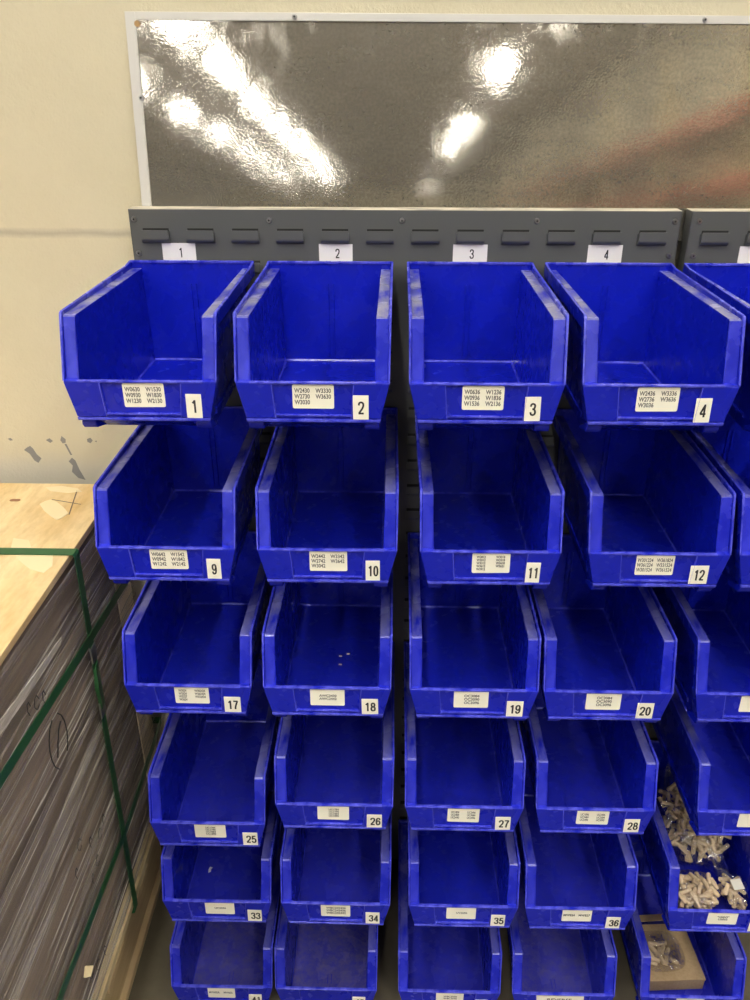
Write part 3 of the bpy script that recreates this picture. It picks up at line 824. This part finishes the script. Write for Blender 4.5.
# top plywood sheet
bm = bmesh.new(); box(bm, SX0, SX1, SY0, SY1, ztop + .0002, 1.065, 0, .0012)
ply = obj('plywood_sheet', bm, M_PLY); tag(ply, 'yellow plywood sheet covering the top of the strapped stack', 'plywood sheet')
def flat(name, pts, m, label, z=1.0652, h=.0003):
    bm = bmesh.new(); prism_z(bm, pts, z - .0002, z + h)
    o = obj(name, bm, m, ply); o['label'] = label
flat('repair_patch', [(-.674, -.060), (-.668, -.047), (-.660, -.041), (-.645, -.050), (-.622, -.075), (-.607, -.095), (-.611, -.112), (-.618, -.122), (-.635, -.108), (-.655, -.087)], M_PATCH, 'pale football-shaped repair patch')
flat('repair_patch', [(-.670, -.190), (-.640, -.197), (-.610, -.250), (-.580, -.245), (-.568, -.280), (-.574, -.302), (-.600, -.292), (-.632, -.262), (-.660, -.225)], M_PATCH, 'pale football-shaped repair patch')
flat('repair_patch', [(-.690, .012), (-.66, .018), (-.625, .008), (-.612, -.006), (-.640, -.012), (-.675, -.004)], M_PATCH, 'pale football-shaped repair patch')
flat('pencil_mark', [(-.6245, .0), (-.6225, .0), (-.6030, -.100), (-.6050, -.100)], M_PENCIL, 'dark pencil cross stroke')
flat('pencil_mark', [(-.658, -.0395), (-.658, -.041), (-.5956, -.0600), (-.5956, -.0585)], M_PENCIL, 'dark pencil cross stroke', h=.0004)
flat('knot', rrect(.020, .010, .0045, 3, -.727, -.045), M_KNOT, 'dark brown knot')
flat('knot', rrect(.012, .010, .0045, 3, -.722, -.185), M_KNOT, 'dark brown knot')

CBW = .085
# tan corner board at the rear right edge
bm = bmesh.new()
box(bm, SX1 - .0076, SX1 - .0046, SY1 - CBW, SY1 - .0030, .26, 1.046, 0, .0008)
box(bm, SX1 - .060, SX1 - .0046, SY1 - .0058, SY1 - .0030, .26, 1.046, 0, .0008)
tag(obj('corner_board', bm, M_TAN), 'tan cardboard corner board on the rear right edge of the wrapped stack', 'corner board')

# stretch film: thin wrinkled skin round the stack
bm = bmesh.new()
def film_face(p00, p10, p11, p01, nu, nv, nrm):
    g = [[None] * (nv + 1) for _ in range(nu + 1)]
    for i in range(nu + 1):
        for j in range(nv + 1):
            u, v = i / nu, j / nv
            p = (Vector(p00) * (1 - u) + Vector(p10) * u) * (1 - v) + (Vector(p01) * (1 - u) + Vector(p11) * u) * v
            w = .0022 * math.sin(37 * v + 3 * u) + .0016 * math.sin(83 * v + 5 * math.sin(4 * u)) + .001 * math.sin(151 * v - 7 * u)
            if i in (0, nu): w = 0
            g[i][j] = bm.verts.new(p + Vector(nrm) * w)
    for i in range(nu):
        for j in range(nv): bm.faces.new((g[i][j], g[i + 1][j], g[i + 1][j + 1], g[i][j + 1]))
e = .0010
film_face((SX1 + e, SY0 - e, .250), (SX1 + e, SY1 + e, .250), (SX1 + e, SY1 + e, 1.049), (SX1 + e, SY0 - e, 1.049), 24, 120, (1, 0, 0))
film_face((SX0 - e, SY0 - e, .250), (SX1 + e, SY0 - e, .250), (SX1 + e, SY0 - e, 1.049), (SX0 - e, SY0 - e, 1.049), 24, 120, (0, -1, 0))
film_face((SX1 + e, SY1 + e, .250), (SX0 - e, SY1 + e, .250), (SX0 - e, SY1 + e, 1.049), (SX1 + e, SY1 + e, 1.049), 6, 60, (0, 1, 0))
bmesh.ops.remove_doubles(bm, verts=bm.verts, dist=.0002)
film = obj('stretch_film', bm, M_FILM, smooth=True)
md = film.modifiers.new('thickness', 'SOLIDIFY'); md.thickness = .0003; md.offset = 1
tag(film, 'clear streaky stretch film wrapped round the strapped stack of cartons', 'stretch film')
bm = bmesh.new()
FXX = SX1 + .0085
hull(bm, [(FXX, -.352, .975), (FXX, -.42, .982), (FXX, -.50, .990), (FXX, -.62, 1.004), (FXX, -.62, .984), (FXX, -.50, .973), (FXX, -.43, .969), (FXX, -.36, .966)],
     [(FXX + .0015, -.352, .975), (FXX + .002, -.42, .982), (FXX + .002, -.50, .990), (FXX + .0015, -.62, 1.004), (FXX + .0015, -.62, .984), (FXX + .002, -.50, .973), (FXX + .002, -.43, .969), (FXX + .0015, -.36, .966)])
o = obj('film_fold', bm, M_FOLD, film); o['label'] = 'white bunched fold of film'

# straps
def band(name, pts, nrm_list, width_dir, w, th, label, closed=True):
    """flat strap along pts; outward normals given per point"""
    bm = bmesh.new()
    ring = []
    for p, n, wd in zip(pts, nrm_list, width_dir):
        p = Vector(p); n = Vector(n) * th; wd = Vector(wd).normalized() * w / 2
        ring.append([bm.verts.new(p - wd), bm.verts.new(p + wd), bm.verts.new(p + wd + n), bm.verts.new(p - wd + n)])
    m = len(ring)
    for i in range(m if closed else m - 1):
        a, b = ring[i], ring[(i + 1) % m]
        for k in range(4): bm.faces.new((a[k], a[(k + 1) % 4], b[(k + 1) % 4], b[k]))
    if not closed:
        bm.faces.new(ring[0]); bm.faces.new(ring[-1][::-1])
    o = obj(name, bm, M_STRAP); tag(o, label, 'strap', 'green straps on the stack'); return o
q = .0085
s1 = band('packing_strap',
     [(SX0 - q, -.235, 1.066), (SX1 + q - .002, -.237, 1.066), (SX1 + q, -.238, 1.063), (SX1 + q, -.252, .74), (SX1 + q, -.271, .2105), (SX1 + q - .002, -.272, .2100), (SX0 - q, -.27, .2100)],
     [(-.3, 0, 1), (.1, 0, 1), (1, 0, .3), (1, 0, 0), (1, 0, 0), (.3, 0, -.3), (-.3, 0, -.3)], [(0, 1, 0)] * 7, .021, .0012,
     'green packing strap running over the plywood top and down the side of the stack')
for zc, hh in ((.862, .016), (.742, .018)):
    bm = bmesh.new(); y = -.238 - (1.063 - zc) * .0425
    box(bm, SX1 + q - .0006, SX1 + q + .0030, y - .0118, y + .0118, zc - hh, zc + hh, 0, .0008)
    o = obj('strap_seal', bm, M_SEAL, s1); o['label'] = 'crimped grey metal seal'
bm = bmesh.new()
hull(bm, [(SX1 + q + .001, -.2370, .84), (SX1 + q + .001, -.2580, .835), (SX1 + q + .001, -.2680, .80), (SX1 + q + .001, -.2600, .745), (SX1 + q + .001, -.2410, .745)],
     [(SX1 + q + .003, -.2370, .84), (SX1 + q + .006, -.2580, .835), (SX1 + q + .009, -.2680, .80), (SX1 + q + .005, -.2600, .745), (SX1 + q + .003, -.2410, .745)], 0, .0006)
o = obj('strap_tail', bm, M_STRAP, s1); o['label'] = 'loose doubled end of the green strap'
def around(zb, zf, zm, label):
    q2 = .0105
    Y = [SY1 + q2, -.25, -.60, SY0 - q2]
    Z = [zb, zm, zf, zf + .01]
    pts = [(SX1 + q2, y, zv) for y, zv in zip(Y, Z)] + [(SX0 - q2, SY0 - q2, Z[3]), (SX0 - q2, SY1 + q2, zb)]
    nn = [(.7, .7, 0), (1, 0, 0), (1, 0, 0), (.7, -.7, 0), (-.7, -.7, 0), (-.7, .7, 0)]
    return band('packing_strap', pts, nn, [(0, 0, 1)] * 6, .019, .0012, label)
around(.876, .925, .897, 'green packing strap running round the upper part of the wrapped stack')
around(.449, .447, .424, 'green packing strap running round the lower part of the wrapped stack')

# marker scribbles on the film: a ring with a stroke inside, and stamped squiggles lower down
def stroke(pts, r, label, name='marker_scribble'):
    bm = bmesh.new()
    for a, b in zip(pts, pts[1:]): cyl(bm, (SX1 + .0088, *a), (SX1 + .0088, *b), r, 6)
    o = obj(name, bm, M_INK, film); o['label'] = label
ring = []
for k in range(15):
    a = math.radians(100 + k * 23)
    ring.append((-.432 + .034 * math.cos(a) + .0 * k, .828 + .050 * math.sin(a)))
stroke(ring[:7], .0011, 'black marker ring on the film'); stroke(ring[9:], .0011, 'black marker ring on the film')
stroke([(-.412, .852), (-.424, .845), (-.436, .826), (-.446, .806)], .0012, 'black marker stroke inside the ring')
for k, (y, zc) in enumerate(((-.335, .545), (-.36, .535), (-.40, .56), (-.44, .60), (-.47, .565), (-.39, .50), (-.42, .49), (-.47, .32), (-.435, .31), (-.50, .34), (-.445, .93), (-.47, .94), (-.495, .95))):
    pts = [(y + .009 * math.cos(t * 1.1) * (1 if k % 2 else .6), zc + .012 * math.sin(t * 1.1)) for t in range(5 + k % 2)]
    stroke(pts, .0007, 'faint dark stamped squiggle')
bm = bmesh.new()
hull(bm, [(SX1 + .007, -.506, .372), (SX1 + .007, -.513, .380), (SX1 + .007, -.525, .366), (SX1 + .007, -.520, .362)],
     [(SX1 + .020, -.506, .372), (SX1 + .012, -.513, .380), (SX1 + .012, -.525, .366), (SX1 + .018, -.520, .362)], 0, .0004)
o = obj('film_tear', bm, M_PATCH, film); o['label'] = 'small pale torn flap on the film'

# ---------------------------------------------------------------- the hall behind the camera (reflected lamps and racking, plus added lamps)
ZL = 6.3
def strip_light(x, y, ln, w, label, group):
    t = thing('ceiling_light', label, 'ceiling light', (x, y, ZL), group=group)
    bm = bmesh.new(); box(bm, -w / 2 - .03, w / 2 + .03, -ln / 2 - .02, ln / 2 + .02, .0, .0795, 0, .004)
    obj('housing', bm, M_HOUS, t)
    bm = bmesh.new(); box(bm, -w / 2, w / 2, -ln / 2, ln / 2, -.03, -.001, 0, .004)
    obj('diffuser', bm, M_LAMP, t)
for x, ys, lab in ((-5.0, [-2.4 - 5.6 * k for k in range(13)], 'white strip light in the ceiling row left of the aisle'),
                   (-8.2, [-5.5 - 7.0 * k for k in range(10)], 'white strip light in the ceiling row farthest left'),
                   (3.0, [-2.6, -7, -11.5, -16] + [-25, -37, -46, -75], 'white strip light in the ceiling row right of the aisle'),  # near lamps of this row are added to light the right wall
                   (-.6, [-2.3, -6.0], 'white strip light added over the aisle to light the bins'),  # unseen lamps from here on, added as key light for the bins
                   (1.6, [-4.6], 'white strip light added just right of the aisle to light the bins'),
                   (-2.8, [-3.2], 'white strip light added just left of the aisle to light the bins')):
    for y in ys: strip_light(x, y, 2.4, .26, lab, lab.replace('white strip light', 'strip lights'))

rack = thing('pallet_rack', 'long pallet rack with orange beams and cream posts down the right side of the hall', 'rack', (4.6, -22, 0))
for k in range(9):
    y = 16 - k * 4.0
    for dx in (0, 1.3):
        bm = bmesh.new(); box(bm, dx - .05, dx + .05, y - .05, y + .05, 0, 4.6, 0, .004); obj('post', bm, M_UPRIGHT, rack)
for zb in (.9, 2.28, 3.2):
    for dx in (-.09, 1.39):
        bm = bmesh.new(); box(bm, dx - .03, dx + .03, -16, 16, zb - .07, zb + .07, 0, .004); obj('beam', bm, M_ORANGE, rack)
    bm = bmesh.new(); box(bm, -.06, 1.36, -16, 16, zb + .05, zb + .069, 0, .002); obj('shelf_deck', bm, M_PALLET, rack)
rnd = random.Random(9)
for zb in (.9, 2.28):
    for k in range(8):
        y = -8.0 - k * 4.0
        if rnd.random() < .35: continue
        h = rnd.uniform(.45, .7); d = rnd.uniform(.8, 1.3)
        bm = bmesh.new(); box(bm, -.5, .5, -d, d, 0, h, 0, .01)
        o = obj('stored_carton', bm, M_CARD_BOX); o.location = (5.25, y, zb + .0695)
        tag(o, 'brown carton load on the orange pallet rack', 'carton', 'carton loads on the rack')
bm = bmesh.new(); box(bm, -16, 16, -80.3, -80, 0, 7); struct(obj('wall_front', bm, M_WALL))
bm = bmesh.new(); box(bm, 6.3, 6.5, -80, .075, 0, 6.38); struct(obj('wall_right', bm, M_WALL))
M_CEIL = plain('grey_ceiling_deck', (.17, .15, .115), .7)
bm = bmesh.new(); box(bm, -16, 16, -80, .275, 6.38, 6.6); struct(obj('ceiling', bm, M_CEIL))

# ---------------------------------------------------------------- ambient light of the hall
w = bpy.data.worlds.new('hall'); SC.world = w; w.use_nodes = True
bg = w.node_tree.nodes['Background']
bg.inputs['Color'].default_value = (.92, .86, .74, 1); bg.inputs['Strength'].default_value = .055

# ---------------------------------------------------------------- camera
cd = bpy.data.cameras.new('camera'); cam = link(bpy.data.objects.new('camera', cd))
pi_, ya, ro, f = .4701, .0217, .0010, 829.75
r0 = Vector((math.cos(ya), math.sin(ya), 0)); f0 = Vector((-math.sin(ya), math.cos(ya), 0)); Z = Vector((0, 0, 1))
fw = f0 * math.cos(pi_) - Z * math.sin(pi_); up = f0 * math.sin(pi_) + Z * math.cos(pi_)
R = r0 * math.cos(ro) + up * math.sin(ro); U = up * math.cos(ro) - r0 * math.sin(ro)
cam.matrix_world = Matrix(((R.x, U.x, -fw.x, -.0115), (R.y, U.y, -fw.y, -1.4373), (R.z, U.z, -fw.z, 1.7815), (0, 0, 0, 1)))
cd.sensor_fit = 'VERTICAL'; cd.sensor_height = 36; cd.lens = f * 36 / 1000
cd.clip_start = .05; cd.clip_end = 300
SC.camera = cam

vs_ = SC.view_settings
SC.display_settings.display_device = 'sRGB'
vs_.view_transform = 'Standard'; vs_.look = 'None'; vs_.exposure = 0.14; vs_.gamma = 1.0; vs_.use_curve_mapping = False
SC.cycles.max_bounces = 8; SC.cycles.transparent_max_bounces = 24
SC.cycles.use_denoising = True
